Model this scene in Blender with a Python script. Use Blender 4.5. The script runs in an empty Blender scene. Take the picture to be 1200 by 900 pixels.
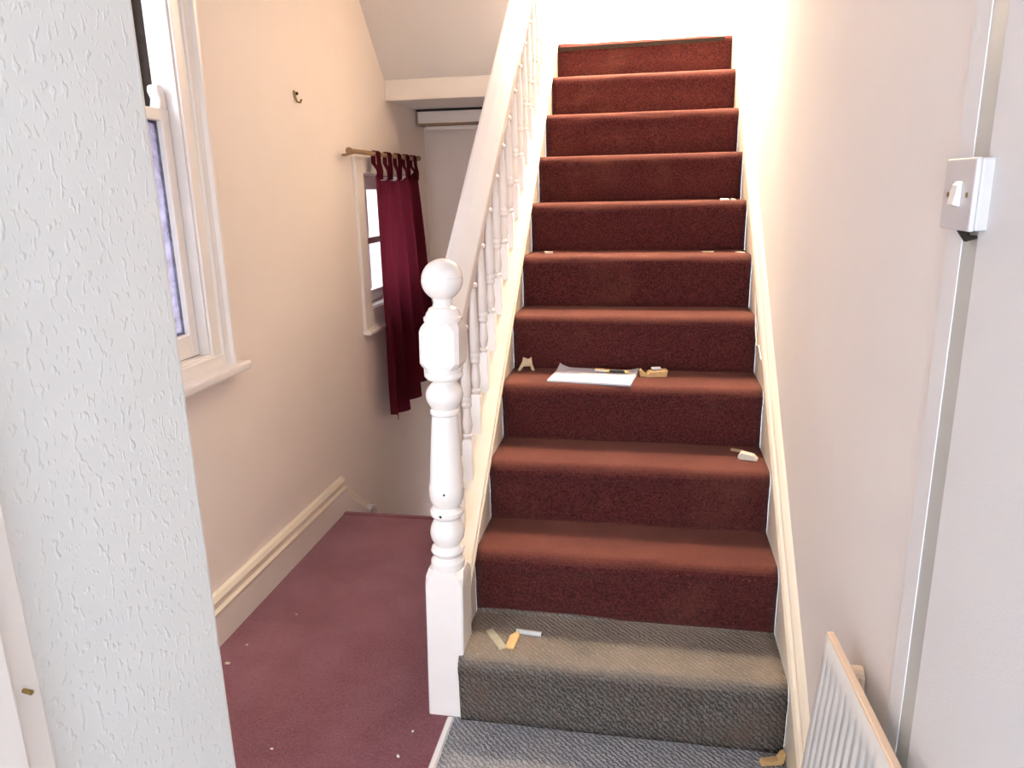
import bpy, bmesh, math, random
from mathutils import Vector, Matrix, noise

random.seed(7)
SC = bpy.context.scene
COL = SC.collection
R = math.radians

# ------------------------------------------------------------------ camera
F_PX, YAW, PITCH, ROLL, EYE = 876.15, 0.1834, 0.2567, -0.0216, 1.4766
fw = Vector((-math.sin(YAW) * math.cos(PITCH), math.cos(YAW) * math.cos(PITCH), -math.sin(PITCH)))
rt0 = Vector((math.cos(YAW), math.sin(YAW), 0))
up0 = rt0.cross(fw)
rt = math.cos(ROLL) * rt0 + math.sin(ROLL) * up0
up = math.cos(ROLL) * up0 - math.sin(ROLL) * rt0
cam_d = bpy.data.cameras.new('camera')
cam_d.sensor_width = 36.0
cam_d.lens = F_PX / 1200 * 36.0
cam_d.clip_start = 0.02
cam = bpy.data.objects.new('camera', cam_d)
COL.objects.link(cam)
m = Matrix((rt, up, -fw)).transposed().to_4x4()
m.translation = Vector((0, 0, EYE))
cam.matrix_world = m
SC.camera = cam

# ------------------------------------------------------------------ world, lights, exposure
world = bpy.data.worlds.new('world')
SC.world = world
world.use_nodes = True
bgn = world.node_tree.nodes['Background']
bgn.inputs['Color'].default_value = (0.80, 0.88, 1.0, 1)
bgn.inputs['Strength'].default_value = 8.0

def area(name, loc, aim, sx, sy, power, color):
    d = bpy.data.lights.new(name, 'AREA')
    d.shape = 'RECTANGLE'; d.size = sx; d.size_y = sy
    d.energy = power; d.color = color
    o = bpy.data.objects.new(name, d)
    COL.objects.link(o)
    o.location = loc
    o.rotation_euler = (Vector(aim) - Vector(loc)).to_track_quat('-Z', 'Y').to_euler()
    return o

# daylight through the front door behind the camera
area('door_daylight', (-0.10, -2.12, 1.25), (-0.10, 2, 1.15), 0.75, 1.9, 18, (0.84, 0.92, 1.0))
# fill light added in an unseen doorway to brighten the red floor
area('floor_fill', (-1.06, 0.66, 1.15), (-1.0, 2.2, 0.55), 0.5, 1.5, 8.0, (0.84, 0.91, 1.0))
# warm ceiling lamp on the upper landing and the landing's roof light
area('roof_light', (-0.10, 4.72, 4.70), (-0.10, 4.60, 0), 0.75, 0.75, 235, (1.0, 0.88, 0.68))
area('landing_window_daylight', (-1.36, 4.75, 3.45), (0.4, 4.5, 2.6), 0.8, 1.2, 125, (1.0, 0.91, 0.72))

SC.view_settings.view_transform = 'Standard'
SC.view_settings.look = 'None'
SC.view_settings.gamma = 1.0
SC.view_settings.use_curve_mapping = False
SC.view_settings.exposure = 0.42
SC.cycles.max_bounces = 10
SC.cycles.diffuse_bounces = 7
SC.cycles.sample_clamp_indirect = 8.0

# ------------------------------------------------------------------ materials
class NT:
    def __init__(s, name):
        s.m = bpy.data.materials.new(name); s.m.use_nodes = True
        s.t = s.m.node_tree; s.n = s.t.nodes
        s.b = s.n['Principled BSDF']; s.out = s.n['Material Output']
        s.tc = s.n.new('ShaderNodeTexCoord')
    def link(s, a, b): s.t.links.new(a, b)
    def map(s, scale=(1, 1, 1), rot=(0, 0, 0)):
        k = s.n.new('ShaderNodeMapping'); k.inputs['Scale'].default_value = scale
        k.inputs['Rotation'].default_value = rot
        s.link(s.tc.outputs['Object'], k.inputs['Vector']); return k.outputs['Vector']
    def noise(s, scale, detail=4, rough=0.6, vec=None):
        k = s.n.new('ShaderNodeTexNoise'); k.inputs['Scale'].default_value = scale
        k.inputs['Detail'].default_value = detail; k.inputs['Roughness'].default_value = rough
        s.link(vec or s.tc.outputs['Object'], k.inputs['Vector']); return k.outputs['Fac']
    def ramp(s, fac, stops):
        k = s.n.new('ShaderNodeValToRGB'); e = k.color_ramp.elements
        while len(e) < len(stops): e.new(0.5)
        for i, (p, c) in enumerate(stops):
            e[i].position = p; e[i].color = (*c, 1) if len(c) == 3 else c
        s.link(fac, k.inputs['Fac']); return k.outputs['Color']
    def mix(s, a, b, fac, mode='MIX'):
        k = s.n.new('ShaderNodeMix'); k.data_type = 'RGBA'; k.blend_type = mode
        for sock, v in ((k.inputs[0], fac), (k.inputs[6], a), (k.inputs[7], b)):
            if hasattr(v, 'node'): s.link(v, sock)
            else: sock.default_value = v if isinstance(v, float) else (*v, 1)
        return k.outputs[2]
    def bump(s, h, strength, dist):
        k = s.n.new('ShaderNodeBump'); k.inputs['Strength'].default_value = strength
        k.inputs['Distance'].default_value = dist
        s.link(h, k.inputs['Height']); s.link(k.outputs['Normal'], s.b.inputs['Normal'])
    def color(s, c):
        if hasattr(c, 'node'): s.link(c, s.b.inputs['Base Color'])
        else: s.b.inputs['Base Color'].default_value = (*c, 1)
    def rough(s, v): s.b.inputs['Roughness'].default_value = v

def wall_paper(name, c, chip=0.0, blotch=0.04):
    k = NT(name)
    a = tuple(x * (1 - blotch) for x in c)
    k.color(k.ramp(k.noise(2.3, 5), [(0.3, a), (0.7, c)])); k.rough(0.75)
    fine = k.noise(240, 3)
    if chip:
        v = k.map((1.3, 1.3, 0.75))
        w = k.noise(95, 1, 0.4, v)
        h = k.ramp(w, [(0.58, (0, 0, 0)), (0.70, (1, 1, 1))])
        h2 = k.mix(h, fine, 0.12)
        k.bump(h2, chip, 0.0025)
    else:
        k.bump(k.mix(fine, k.noise(60, 4), 0.5), 0.22, 0.003)
    return k.m

def gloss(name, c, r=0.22, wear=None, lo=0.60, hi=0.66, sc=9.0, coat=0.0):
    k = NT(name)
    if wear:
        mk = k.ramp(k.noise(sc, 8, 0.7), [(lo, (0, 0, 0)), (hi, (1, 1, 1))])
        k.color(k.mix(c, wear, mk))
    else:
        a = tuple(x * 0.94 for x in c)
        k.color(k.ramp(k.noise(6, 5), [(0.3, a), (0.7, c)]))
    k.rough(r); k.bump(k.noise(30, 3), 0.10, 0.002)
    return k.m

def plain(name, c, r=0.5, metal=0.0, var=0.0, sc=20):
    k = NT(name)
    if var: k.color(k.ramp(k.noise(sc, 5), [(0.3, tuple(x * (1 - var) for x in c)), (0.7, c)]))
    else: k.color(c)
    k.rough(r); k.b.inputs['Metallic'].default_value = metal
    return k.m

def lit_dust(k, col, dust):
    # patchy tread dust, with light from above painted in on upward faces
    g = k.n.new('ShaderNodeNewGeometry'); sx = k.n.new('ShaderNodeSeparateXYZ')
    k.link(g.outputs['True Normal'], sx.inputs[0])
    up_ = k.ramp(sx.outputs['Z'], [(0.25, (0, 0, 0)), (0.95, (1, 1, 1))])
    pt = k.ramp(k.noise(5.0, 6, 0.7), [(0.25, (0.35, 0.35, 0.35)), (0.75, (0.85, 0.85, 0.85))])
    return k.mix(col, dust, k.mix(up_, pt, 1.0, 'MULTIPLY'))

def carpet(name, c1, c2, fleck, dust=None, dust_amt=(0.55, 0.8), top=None, sheen=0.12, tint=(1.0, 0.75, 0.68)):
    k = NT(name)
    base = k.ramp(k.noise(130, 4, 0.95), [(0.42, c1), (0.58, c2)])
    spot = k.ramp(k.noise(300, 1, 0.5), [(0.66, (0, 0, 0)), (0.72, (1, 1, 1))])
    col = k.mix(base, fleck, spot)
    if dust:
        d = k.ramp(k.noise(2.6, 7, 0.65), [(dust_amt[0], (0, 0, 0)), (dust_amt[1], (0.5, 0.5, 0.5))])
        col = k.mix(col, dust, d)
    if top: col = lit_dust(k, col, top)
    k.color(col); k.rough(0.95)
    k.b.inputs['Specular IOR Level'].default_value = 0.12
    k.b.inputs['Sheen Weight'].default_value = sheen
    k.b.inputs['Sheen Roughness'].default_value = 0.45
    k.b.inputs['Sheen Tint'].default_value = (*tint, 1)
    k.bump(k.noise(420, 3, 0.7), 0.7, 0.004)
    return k.m

def cord_carpet(name, c1, c2, brown, marks=False, top=None):
    # flat woven cord: short slanting ribs in rows
    k = NT(name)
    vec = k.map((1, 1, 1), (0.0, 0.0, 0.0))
    w = k.n.new('ShaderNodeTexWave'); w.wave_type = 'BANDS'; w.bands_direction = 'DIAGONAL'
    w.inputs['Scale'].default_value = 36; w.inputs['Distortion'].default_value = 5.5
    w.inputs['Detail'].default_value = 2; w.inputs['Detail Scale'].default_value = 2.2
    k.link(vec, w.inputs['Vector'])
    rib = k.ramp(w.outputs['Fac'], [(0.25, c1), (0.75, c2)])
    n = k.ramp(k.noise(240, 2, 0.7), [(0.35, (0.55, 0.55, 0.55)), (0.7, (1.15, 1.12, 1.1))])
    col = k.mix(rib, n, 1.0, 'MULTIPLY')
    d = k.ramp(k.noise(6.0, 6, 0.65), [(0.45, (0, 0, 0)), (0.72, (0.55, 0.55, 0.55))])
    col = k.mix(col, brown, d)
    if marks:
        sp = k.n.new('ShaderNodeTexNoise'); sp.inputs['Scale'].default_value = 26
        sp.inputs['Detail'].default_value = 4
        k.link(k.tc.outputs['Object'], sp.inputs['Vector'])
        g = k.n.new('ShaderNodeVectorMath'); g.operation = 'DISTANCE'
        k.link(k.tc.outputs['Object'], g.inputs[0]); g.inputs[1].default_value = (0.347, 1.785, 0.072)
        near = k.ramp(g.outputs['Value'], [(0.012, (1, 1, 1)), (0.05, (0, 0, 0))])
        blob = k.ramp(sp.outputs['Fac'], [(0.47, (0, 0, 0)), (0.62, (0.8, 0.8, 0.8))])
        col = k.mix(col, (0.50, 0.48, 0.46), k.mix(near, blob, 1.0, 'MULTIPLY'))
    if top: col = lit_dust(k, col, top)
    k.color(col); k.rough(0.95)
    k.b.inputs['Specular IOR Level'].default_value = 0.12
    k.bump(w.outputs['Fac'], 0.8, 0.004)
    return k.m

def glass(name, dirt=0.0, tint=(0.82, 0.84, 1.0)):
    k = NT(name); n = k.n
    tr = n.new('ShaderNodeBsdfTransparent'); gl = n.new('ShaderNodeBsdfGlossy')
    gl.inputs['Roughness'].default_value = 0.05
    lw = n.new('ShaderNodeLayerWeight'); lw.inputs['Blend'].default_value = 0.5
    pw = n.new('ShaderNodeMath'); pw.operation = 'POWER'; pw.inputs[1].default_value = 5.0
    k.link(lw.outputs['Facing'], pw.inputs[0])
    mx = n.new('ShaderNodeMixShader')
    k.link(pw.outputs[0], mx.inputs[0]); k.link(tr.outputs[0], mx.inputs[1]); k.link(gl.outputs[0], mx.inputs[2])
    last = mx.outputs[0]
    if dirt:
        tl = n.new('ShaderNodeBsdfTranslucent')
        k.link(k.ramp(k.noise(18, 7, 0.7), [(0.35, (0.12, 0.12, 0.19)), (0.62, (0.34, 0.34, 0.46))]), tl.inputs['Color'])
        m2 = n.new('ShaderNodeMixShader'); m2.inputs[0].default_value = dirt
        k.link(last, m2.inputs[1]); k.link(tl.outputs[0], m2.inputs[2]); last = m2.outputs[0]
    k.link(last, k.out.inputs['Surface'])
    return k.m

def curtain_mat():
    k = NT('curtain_cloth'); n = k.n
    c = k.ramp(k.noise(90, 3), [(0.3, (0.055, 0.007, 0.012)), (0.7, (0.085, 0.010, 0.017))])
    df = n.new('ShaderNodeBsdfDiffuse'); tl = n.new('ShaderNodeBsdfTranslucent')
    k.link(c, df.inputs['Color']); tl.inputs['Color'].default_value = (0.27, 0.040, 0.070, 1)
    mx = n.new('ShaderNodeMixShader'); mx.inputs[0].default_value = 0.42
    k.link(df.outputs[0], mx.inputs[1]); k.link(tl.outputs[0], mx.inputs[2])
    k.link(mx.outputs[0], k.out.inputs['Surface'])
    return k.m

M = {
    'magnolia': wall_paper('magnolia_wall', (0.86, 0.765, 0.695)),
    'cream': wall_paper('cream_wall', (0.85, 0.80, 0.77)),
    'woodchip': wall_paper('woodchip_paper', (0.80, 0.81, 0.80), chip=0.38),
    'hallwhite': wall_paper('hall_wall', (0.80, 0.79, 0.79)),
    'trim_shade': gloss('trim_shade_grey', (0.58, 0.58, 0.55), 0.4),
    'upwhite': wall_paper('landing_wall', (0.90, 0.88, 0.82)),
    'ceiling': wall_paper('ceiling_paint', (0.74, 0.69, 0.64)),
    'gloss': gloss('white_gloss', (0.86, 0.80, 0.76), 0.16),
    'gloss_chip': gloss('chipped_gloss', (0.88, 0.83, 0.78), 0.25, (0.25, 0.16, 0.09), 0.70, 0.73, 14),
    'board': gloss('board_gloss', (0.80, 0.73, 0.66), 0.30),
    'string': gloss('string_gloss', (0.84, 0.74, 0.60), 0.28, (0.55, 0.38, 0.22), 0.68, 0.74, 20),
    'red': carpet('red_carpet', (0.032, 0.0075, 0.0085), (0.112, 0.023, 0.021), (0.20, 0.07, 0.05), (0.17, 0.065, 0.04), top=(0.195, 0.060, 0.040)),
    'redfloor': carpet('red_floor_carpet', (0.085, 0.017, 0.024), (0.24, 0.055, 0.068), (0.36, 0.15, 0.14), (0.38, 0.17, 0.21), (0.42, 0.80), sheen=0.6, tint=(1.0, 0.74, 0.78)),
    'worn': plain('worn_backing', (0.028, 0.014, 0.009), 0.95, 0, 0.4, 40),
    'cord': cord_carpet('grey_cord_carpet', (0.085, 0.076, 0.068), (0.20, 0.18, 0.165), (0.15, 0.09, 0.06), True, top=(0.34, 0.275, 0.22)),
    'cordfloor': cord_carpet('grey_floor_carpet', (0.25, 0.25, 0.27), (0.42, 0.42, 0.44), (0.36, 0.32, 0.30)),  # same cord carpet as the step, cool daylight painted in as paler blue-grey
    'curtain': curtain_mat(),
    'rod': plain('rod_wood', (0.36, 0.22, 0.11), 0.5, 0, 0.3),
    'paper': plain('paper', (0.66, 0.64, 0.69), 0.6),
    'card': plain('pad_backing', (0.22, 0.21, 0.24), 0.7),
    'line': plain('faint_ruling', (0.45, 0.45, 0.55), 0.7),
    'black': plain('black_plastic', (0.012, 0.012, 0.012), 0.25),
    'dark': plain('dark_gap', (0.03, 0.022, 0.016), 0.9),
    'brass': plain('brass', (0.75, 0.52, 0.18), 0.25, 1.0),
    'chrome': plain('chrome', (0.75, 0.75, 0.75), 0.2, 1.0),
    'oldbrass': plain('old_hook', (0.30, 0.20, 0.06), 0.4, 0.6),
    'pine': plain('pine_scrap', (0.72, 0.46, 0.20), 0.7, 0, 0.25, 60),
    'tan': plain('tan_scrap', (0.66, 0.50, 0.33), 0.8, 0, 0.25, 60),
    'pale': plain('pale_scrap', (0.78, 0.68, 0.56), 0.8, 0, 0.2, 60),
    'olive': plain('olive_scrap', (0.44, 0.40, 0.29), 0.8, 0, 0.2, 60),
    'grey': plain('grey_scrap', (0.58, 0.58, 0.57), 0.5, 0, 0.15, 60),
    'white': plain('white_scrap', (0.85, 0.83, 0.80), 0.7),
    'switch': plain('switch_plastic', (0.64, 0.62, 0.63), 0.3),
    'rocker': plain('rocker_plastic', (0.86, 0.84, 0.85), 0.18),
    'rad': gloss('radiator_enamel', (0.80, 0.80, 0.79), 0.30),
    'radedge': gloss('radiator_edge', (0.76, 0.58, 0.44), 0.4, (0.55, 0.38, 0.24), 0.6, 0.7, 30),
    'glass': glass('window_glass'),
    'frost': glass('dirty_glass', 0.62),
    'render': plain('pink_render', (0.42, 0.29, 0.31), 0.9, 0, 0.2, 6),
    'pipewhite': plain('outside_pipe', (0.85, 0.87, 0.92), 0.5),
    'ground': plain('yard_ground', (0.35, 0.33, 0.32), 0.9, 0, 0.3, 4),
    'channel': plain('bare_sash_channel', (0.045, 0.030, 0.020), 0.9, 0, 0.5, 40),
}

# ------------------------------------------------------------------ mesh builder
class MB:
    def __init__(s): s.bm = bmesh.new()
    def faces(s, vs, fs):
        v = [s.bm.verts.new(p) for p in vs]
        for f in fs:
            try: s.bm.faces.new([v[i] for i in f])
            except ValueError: pass
        return s
    def box(s, x0, x1, y0, y1, z0, z1):
        vs = [(x, y, z) for x in (x0, x1) for y in (y0, y1) for z in (z0, z1)]
        return s.faces(vs, [(0, 1, 3, 2), (4, 6, 7, 5), (0, 4, 5, 1), (2, 3, 7, 6), (0, 2, 6, 4), (1, 5, 7, 3)])
    def prism(s, pts, axis, a, b):
        # pts 2-D polygon in the two other axes (order: remaining axes in xyz order)
        def P(q, t):
            if axis == 0: return (t, q[0], q[1])
            if axis == 1: return (q[0], t, q[1])
            return (q[0], q[1], t)
        n = len(pts)
        vs = [P(q, a) for q in pts] + [P(q, b) for q in pts]
        fs = [tuple(range(n))[::-1], tuple(range(n, 2 * n))] + [(i, (i + 1) % n, n + (i + 1) % n, n + i) for i in range(n)]
        return s.faces(vs, fs)
    def lathe(s, prof, cx, cy, seg=20):
        rings = []
        for r, z in prof:
            rings.append([s.bm.verts.new((cx + r * math.cos(2 * math.pi * i / seg), cy + r * math.sin(2 * math.pi * i / seg), z)) for i in range(seg)])
        for a, b in zip(rings, rings[1:]):
            for i in range(seg):
                s.bm.faces.new((a[i], a[(i + 1) % seg], b[(i + 1) % seg], b[i]))
        s.bm.faces.new(rings[0][::-1]); s.bm.faces.new(rings[-1])
        return s
    def tube(s, path, r, seg=10, cap=True):
        pts = [Vector(p) for p in path]; rings = []
        rr = r if isinstance(r, (list, tuple)) else [r] * len(pts)
        for i, p in enumerate(pts):
            d = (pts[min(i + 1, len(pts) - 1)] - pts[max(i - 1, 0)]).normalized()
            u = d.orthogonal().normalized() if i == 0 else (u - d * u.dot(d)).normalized()
            w = d.cross(u)
            rings.append([s.bm.verts.new(p + rr[i] * (math.cos(2 * math.pi * k / seg) * u + math.sin(2 * math.pi * k / seg) * w)) for k in range(seg)])
        for a, b in zip(rings, rings[1:]):
            for i in range(seg):
                s.bm.faces.new((a[i], a[(i + 1) % seg], b[(i + 1) % seg], b[i]))
        if cap: s.bm.faces.new(rings[0][::-1]); s.bm.faces.new(rings[-1])
        return s
    def build(s, name, mat, parent=None, smooth=None, bevel=0.0, seg=2, label=None):
        bmesh.ops.recalc_face_normals(s.bm, faces=s.bm.faces)
        me = bpy.data.meshes.new(name)
        s.bm.to_mesh(me); s.bm.free()
        me.materials.append(M[mat])
        if smooth is not None:
            me.shade_smooth(); me.set_sharp_from_angle(angle=R(smooth))
        o = bpy.data.objects.new(name, me); COL.objects.link(o)
        if parent is not None: o.parent = parent
        if bevel:
            b = o.modifiers.new('bevel', 'BEVEL'); b.width = bevel; b.segments = seg
            b.limit_method = 'ANGLE'; b.angle_limit = R(40)
        if label: o['label'] = label
        return o

def struct(o): o['kind'] = 'structure'; return o
def empty(name, loc=(0, 0, 0), rot=(0, 0, 0)):
    o = bpy.data.objects.new(name, None); COL.objects.link(o)
    o.location = loc; o.rotation_euler = rot; o.empty_display_size = 0.05
    return o
def tag(o, label, cat, group=None):
    o['label'] = label; o['category'] = cat
    if group: o['group'] = group
    return o

# ------------------------------------------------------------------ dimensions
RISE, GO, Y1 = 0.2, 0.2441, 1.773          # stair rise, going, first nosing
XL, XR = -0.500, 0.384                     # carpet width between the strings
XW, XRW = -1.415, 0.412                    # left and right walls
SL = RISE / GO
def nz(y): return RISE + SL * (y - Y1)     # height of the nosing line
YF = 4.78                                  # far wall of the lower stairs
YT = Y1 + 10 * GO                          # top nosing
YB = 5.30                                  # back wall of the upper landing

# ------------------------------------------------------------------ room shell
b = MB()
def wall_with_holes(b, x0, x1, ya, yb, za, zb, holes):
    ys = sorted({ya, yb, *[h[0] for h in holes], *[h[1] for h in holes]})
    zs = sorted({za, zb, *[h[2] for h in holes], *[h[3] for h in holes]})
    for i in range(len(ys) - 1):
        for j in range(len(zs) - 1):
            cy, cz = (ys[i] + ys[i + 1]) / 2, (zs[j] + zs[j + 1]) / 2
            if any(h[0] < cy < h[1] and h[2] < cz < h[3] for h in holes): continue
            b.box(x0, x1, ys[i], ys[i + 1], zs[j], zs[j + 1])
W1 = (1.22, 2.195, 0.955, 2.36)
W2 = (3.635, 4.33, 0.885, 1.565)
W3 = (4.35, 5.15, 2.85, 4.05)
wall_with_holes(b, XW - 0.24, XW, -2.2, YB + 0.1, -1.6, 4.8, [W1, W2, W3])
bmesh.ops.remove_doubles(b.bm, verts=b.bm.verts, dist=1e-5)
struct(b.build('wall_left', 'magnolia'))
struct(MB().box(XRW, XRW + 0.12, 1.066, YB + 0.1, -0.1, 4.8).build('wall_right', 'cream'))
struct(MB().box(0.4045, XRW + 0.12, -2.2, 1.040, -0.1, 2.6).build('wall_right_hall', 'hallwhite'))
struct(MB().box(-0.70, -0.575, -2.2, 0.833, -0.1, 2.6).build('wall_left_hall', 'woodchip', bevel=0.012, seg=3))
b = MB().box(XW, -1.34, 0.68, 0.80, -0.1, 2.6).box(-0.78, -0.70, 0.68, 0.80, -0.1, 2.6).box(-1.34, -0.78, 0.68, 0.80, 2.0, 2.6)  # doorway added out of view so fill light reaches the red floor
struct(b.build('wall_partition', 'magnolia'))
struct(MB().box(XW, -0.555, YF, YF + 0.1, -1.6, 1.945).build('wall_back', 'magnolia'))
struct(MB().box(XW - 0.05, XRW + 0.1, YB, YB + 0.1, 1.9, 4.8).build('wall_landing', 'upwhite'))
b = MB(); b.box(-1.6, -0.5, -2.3, -2.2, 0, 2.6).box(0.3, 0.54, -2.3, -2.2, 0, 2.6).box(-0.5, 0.3, -2.3, -2.2, 2.25, 2.6)
struct(b.build('wall_front', 'hallwhite'))
# wall below the outer string, beside the stairs down
zz = [(1.90, -1.6), (YF + .1, -1.6), (YF + .1, 1.945), (3.98, 1.945)]
pts = [(1.90, -1.6), (YF + 0.1, -1.6), (YF + 0.1, 1.945), (4.20, 1.945), (1.90, nz(1.90) - 0.20)]
struct(MB().prism(pts, 0, -0.585, -0.525).build('wall_spandrel', 'magnolia'))
# hall ceiling, landing floor, roof
struct(MB().box(-1.45, 0.5, -2.25, 3.30, 2.6, 2.72).build('ceiling', 'ceiling'))
struct(MB().box(XW, -0.545, 4.09, YB, 1.945, 2.19).build('ceiling_lower_stairs', 'ceiling'))
struct(MB().box(-1.45, 0.5, 1.0, YB + 0.1, 4.8, 4.9).build('ceiling_landing', 'upwhite'))
b = MB().box(-1.45, 0.5, 0.9, 1.0, 2.7, 4.8)
struct(b.build('wall_upper_front', 'upwhite'))
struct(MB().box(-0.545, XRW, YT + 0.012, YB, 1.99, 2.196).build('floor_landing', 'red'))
# fascia at the landing edge: a timber apron
struct(MB().box(XW, -0.59, 4.075, 4.092, 1.940, 2.045).build('trim_1', 'board', bevel=0.004))
# sloping soffit: underside of the next flight, rising towards the camera
sl = 1.09
p0, p1 = (4.086, 2.040), (1.60, 2.040 + sl * (4.086 - 1.60))
pts = [p0, (4.086, 2.40), (p1[0], p1[1] + 0.36), p1]
struct(MB().prism(pts, 0, XW, -0.590).build('ceiling_soffit', 'ceiling'))
# red floor of the side passage and grey hall floor
b = MB(); b.box(XW, -0.530, 0.80, 3.088, -0.05, 0.0).box(XW, -0.70, -2.2, 0.80, -0.05, 0.0)
fl = struct(b.build('floor_passage', 'redfloor'))
struct(MB().box(-0.530, XRW + 0.01, 0.80, 1.80, -0.05, 0.0).box(-0.58, XRW + 0.01, -2.2, 0.80, -0.05, 0.0).build('floor', 'cordfloor'))
struct(MB().box(XW, -0.585, 3.06, 3.10, -0.20, 0.004).build('trim_2', 'redfloor', bevel=0.01))
b = MB().prism([(-0.541, 0), (-0.520, 0), (-0.524, 0.006), (-0.537, 0.006)], 1, 0.80, 1.775)
struct(b.build('trim_3', 'gloss'))
# lower stairs going down
b = MB()
for k in range(1, 7):
    b.box(XW, -0.586, 3.10 + (k - 1) * 0.24, 3.10 + k * 0.24, -0.2 * k - 0.25, -0.2 * k)
struct(b.build('floor_stairs_down', 'redfloor'))
# right-hand corner trim and left-hand door trim
struct(MB().box(0.4045, XRW + 0.02, 1.090, 1.140, 0.0, 2.6).build('trim_4', 'hallwhite'))
struct(MB().box(0.406, XRW + 0.02, 1.040, 1.090, 0.0, 2.6).build('trim_6', 'trim_shade'))  # flush strip coloured grey to stand for the trim's shaded side
b = MB().box(-0.576, -0.562, 0.41, 0.527, 0.0, 2.05).box(-0.576, -0.553, 0.42, 0.492, 0.0, 2.04)
struct(b.build('trim_5', 'gloss', bevel=0.003))

# skirting: board with a moulded top, then the sloping string down the lower stairs
def skirt(name, par, za0, za1, sec, y0, y1, mat):
    b = MB()
    n = len(sec)
    vs = [(XW + d, y0, za0 + h) for d, h in sec] + [(XW + d, y1, za1 + h) for d, h in sec]
    fs = [tuple(range(n)), tuple(range(n, 2 * n))] + [(i, (i + 1) % n, n + (i + 1) % n, n + i) for i in range(n)]
    b.faces(vs, fs)
    return b.build(name, mat, par, smooth=30)
base = struct(empty('baseboard_left', (0, 0, 0)))
skirt('board', base, 0.0, -0.012, [(0, -0.02), (0.024, -0.02), (0.024, 0.118), (0, 0.118)], 0.80, 3.115, 'board')
skirt('moulding', base, 0.0, -0.015, [(0, 0.116), (0.024, 0.116), (0.027, 0.130), (0.018, 0.140), (0.016, 0.158), (0.024, 0.166), (0.015, 0.182), (0, 0.186)], 0.80, 3.115, 'string')
skirt('sloping_board', base, 0.0, -1.30, [(0, -0.10), (0.022, -0.10), (0.022, 0.085), (0, 0.085)], 3.115, 4.75, 'board')
skirt('sloping_moulding', base, 0.0, -1.30, [(0, 0.083), (0.025, 0.083), (0.028, 0.098), (0.017, 0.112), (0.014, 0.140), (0, 0.146)], 3.115, 4.75, 'string')
# lip of pipe at the foot of the wall
pp = MB().tube([(-1.372, 3.40, -0.40), (-1.372, 3.40, -0.125), (-1.372, 3.385, -0.10), (-1.38, 3.36, -0.092)], 0.016, 12)
tag(pp.build('pipe_stub', 'gloss', smooth=40), 'small pale pipe end at the wall foot just past the red floor edge', 'pipe')

# ------------------------------------------------------------------ outside, seen through the small panes
struct(MB().box(-4.4, -4.2, -2, 18, -1.6, 4.5).build('wall_outside', 'render'))
struct(MB().box(-4.2, -1.66, -2, 18, -1.7, -1.6).build('floor_outside', 'ground'))
tag(MB().tube([(-4.08, 11.0, -1.6), (-4.08, 11.0, 4.5)], 0.12, 12).build('drainpipe', 'pipewhite', smooth=40), 'pale drainpipe seen outside through the small curtained window', 'drainpipe')

# ------------------------------------------------------------------ windows
def frame_box(b, x0, x1, y0, y1, z0, z1, w, wb=None, wt=None):
    wb = w if wb is None else wb; wt = w if wt is None else wt
    b.box(x0, x1, y0, y0 + w, z0, z1); b.box(x0, x1, y1 - w, y1, z0, z1)
    b.box(x0, x1, y0 + w, y1 - w, z0, z0 + wb); b.box(x0, x1, y0 + w, y1 - w, z1 - wt, z1)
    return b

w = struct(empty('window_1', (XW, 1.72, 0.9)))
ox, oy, oz = XW, 1.72, 0.9
def P(bld, name, mat, par, off=(ox, oy, oz), **k):
    bmesh.ops.translate(bld.bm, verts=bld.bm.verts, vec=(-off[0], -off[1], -off[2]))
    return bld.build(name, mat, par, **k)
y0, y1, z0, z1 = W1
# architrave: flat inner band and a stepped moulding outside it
b = MB()
b.box(XW, XW + 0.012, y1 - 0.005, y1 + 0.050, 0.915, z1 + 0.075)
b.box(XW, XW + 0.012, y0 - 0.050, y0 + 0.005, 0.915, z1 + 0.075)
b.box(XW, XW + 0.012, y0, y1, z1 - 0.005, z1 + 0.075)
P(b, 'inner_architrave', 'gloss_chip', w, bevel=0.002)
b = MB()
sec = [(0.044, 0), (0.044, 0.018), (0.051, 0.022), (0.060, 0.017), (0.074, 0.024), (0.080, 0.036), (0.092, 0.037), (0.097, 0.030), (0.099, 0)]
b.prism([(XW + d, y1 + a) for a, d in sec], 2, 0.915, z1 + 0.099)
b.prism([(XW + d, y0 - a) for a, d in sec], 2, 0.915, z1 + 0.099)
b.prism([(XW + d, z1 + a) for a, d in sec], 1, y0 - 0.099, y1 + 0.099)
P(b, 'moulded_architrave', 'gloss_chip', w, smooth=35)
# jamb linings
b = MB()
b.box(XW - 0.20, XW + 0.004, y1 - 0.014, y1, z0, z1).box(XW - 0.20, XW + 0.004, y0, y0 + 0.014, z0, z1)
b.box(XW - 0.20, XW + 0.004, y0, y1, z1 - 0.014, z1)
P(b, 'jamb', 'gloss', w, bevel=0.002)
b = MB().box(XW - 0.108, XW - 0.074, y1 - 0.0165, y1 - 0.012, 1.70, z1 - 0.02)
P(b, 'sash_channel', 'channel', w, label='bare dark sash channel')
# stool, apron and sill nosing
P(MB().box(XW - 0.2, XW + 0.006, y0, y1, z0 - 0.02, z0 + 0.012), 'stool', 'gloss_chip', w, bevel=0.003)
P(MB().box(XW, XW + 0.016, y0 - 0.05, y1 + 0.045, 0.915, z0 + 0.004), 'apron', 'gloss_chip', w, bevel=0.003)
P(MB().box(XW - 0.01, XW + 0.062, y0 - 0.2, y1 + 0.146, 0.885, 0.917), 'sill', 'gloss', w, bevel=0.010, seg=3)
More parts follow.
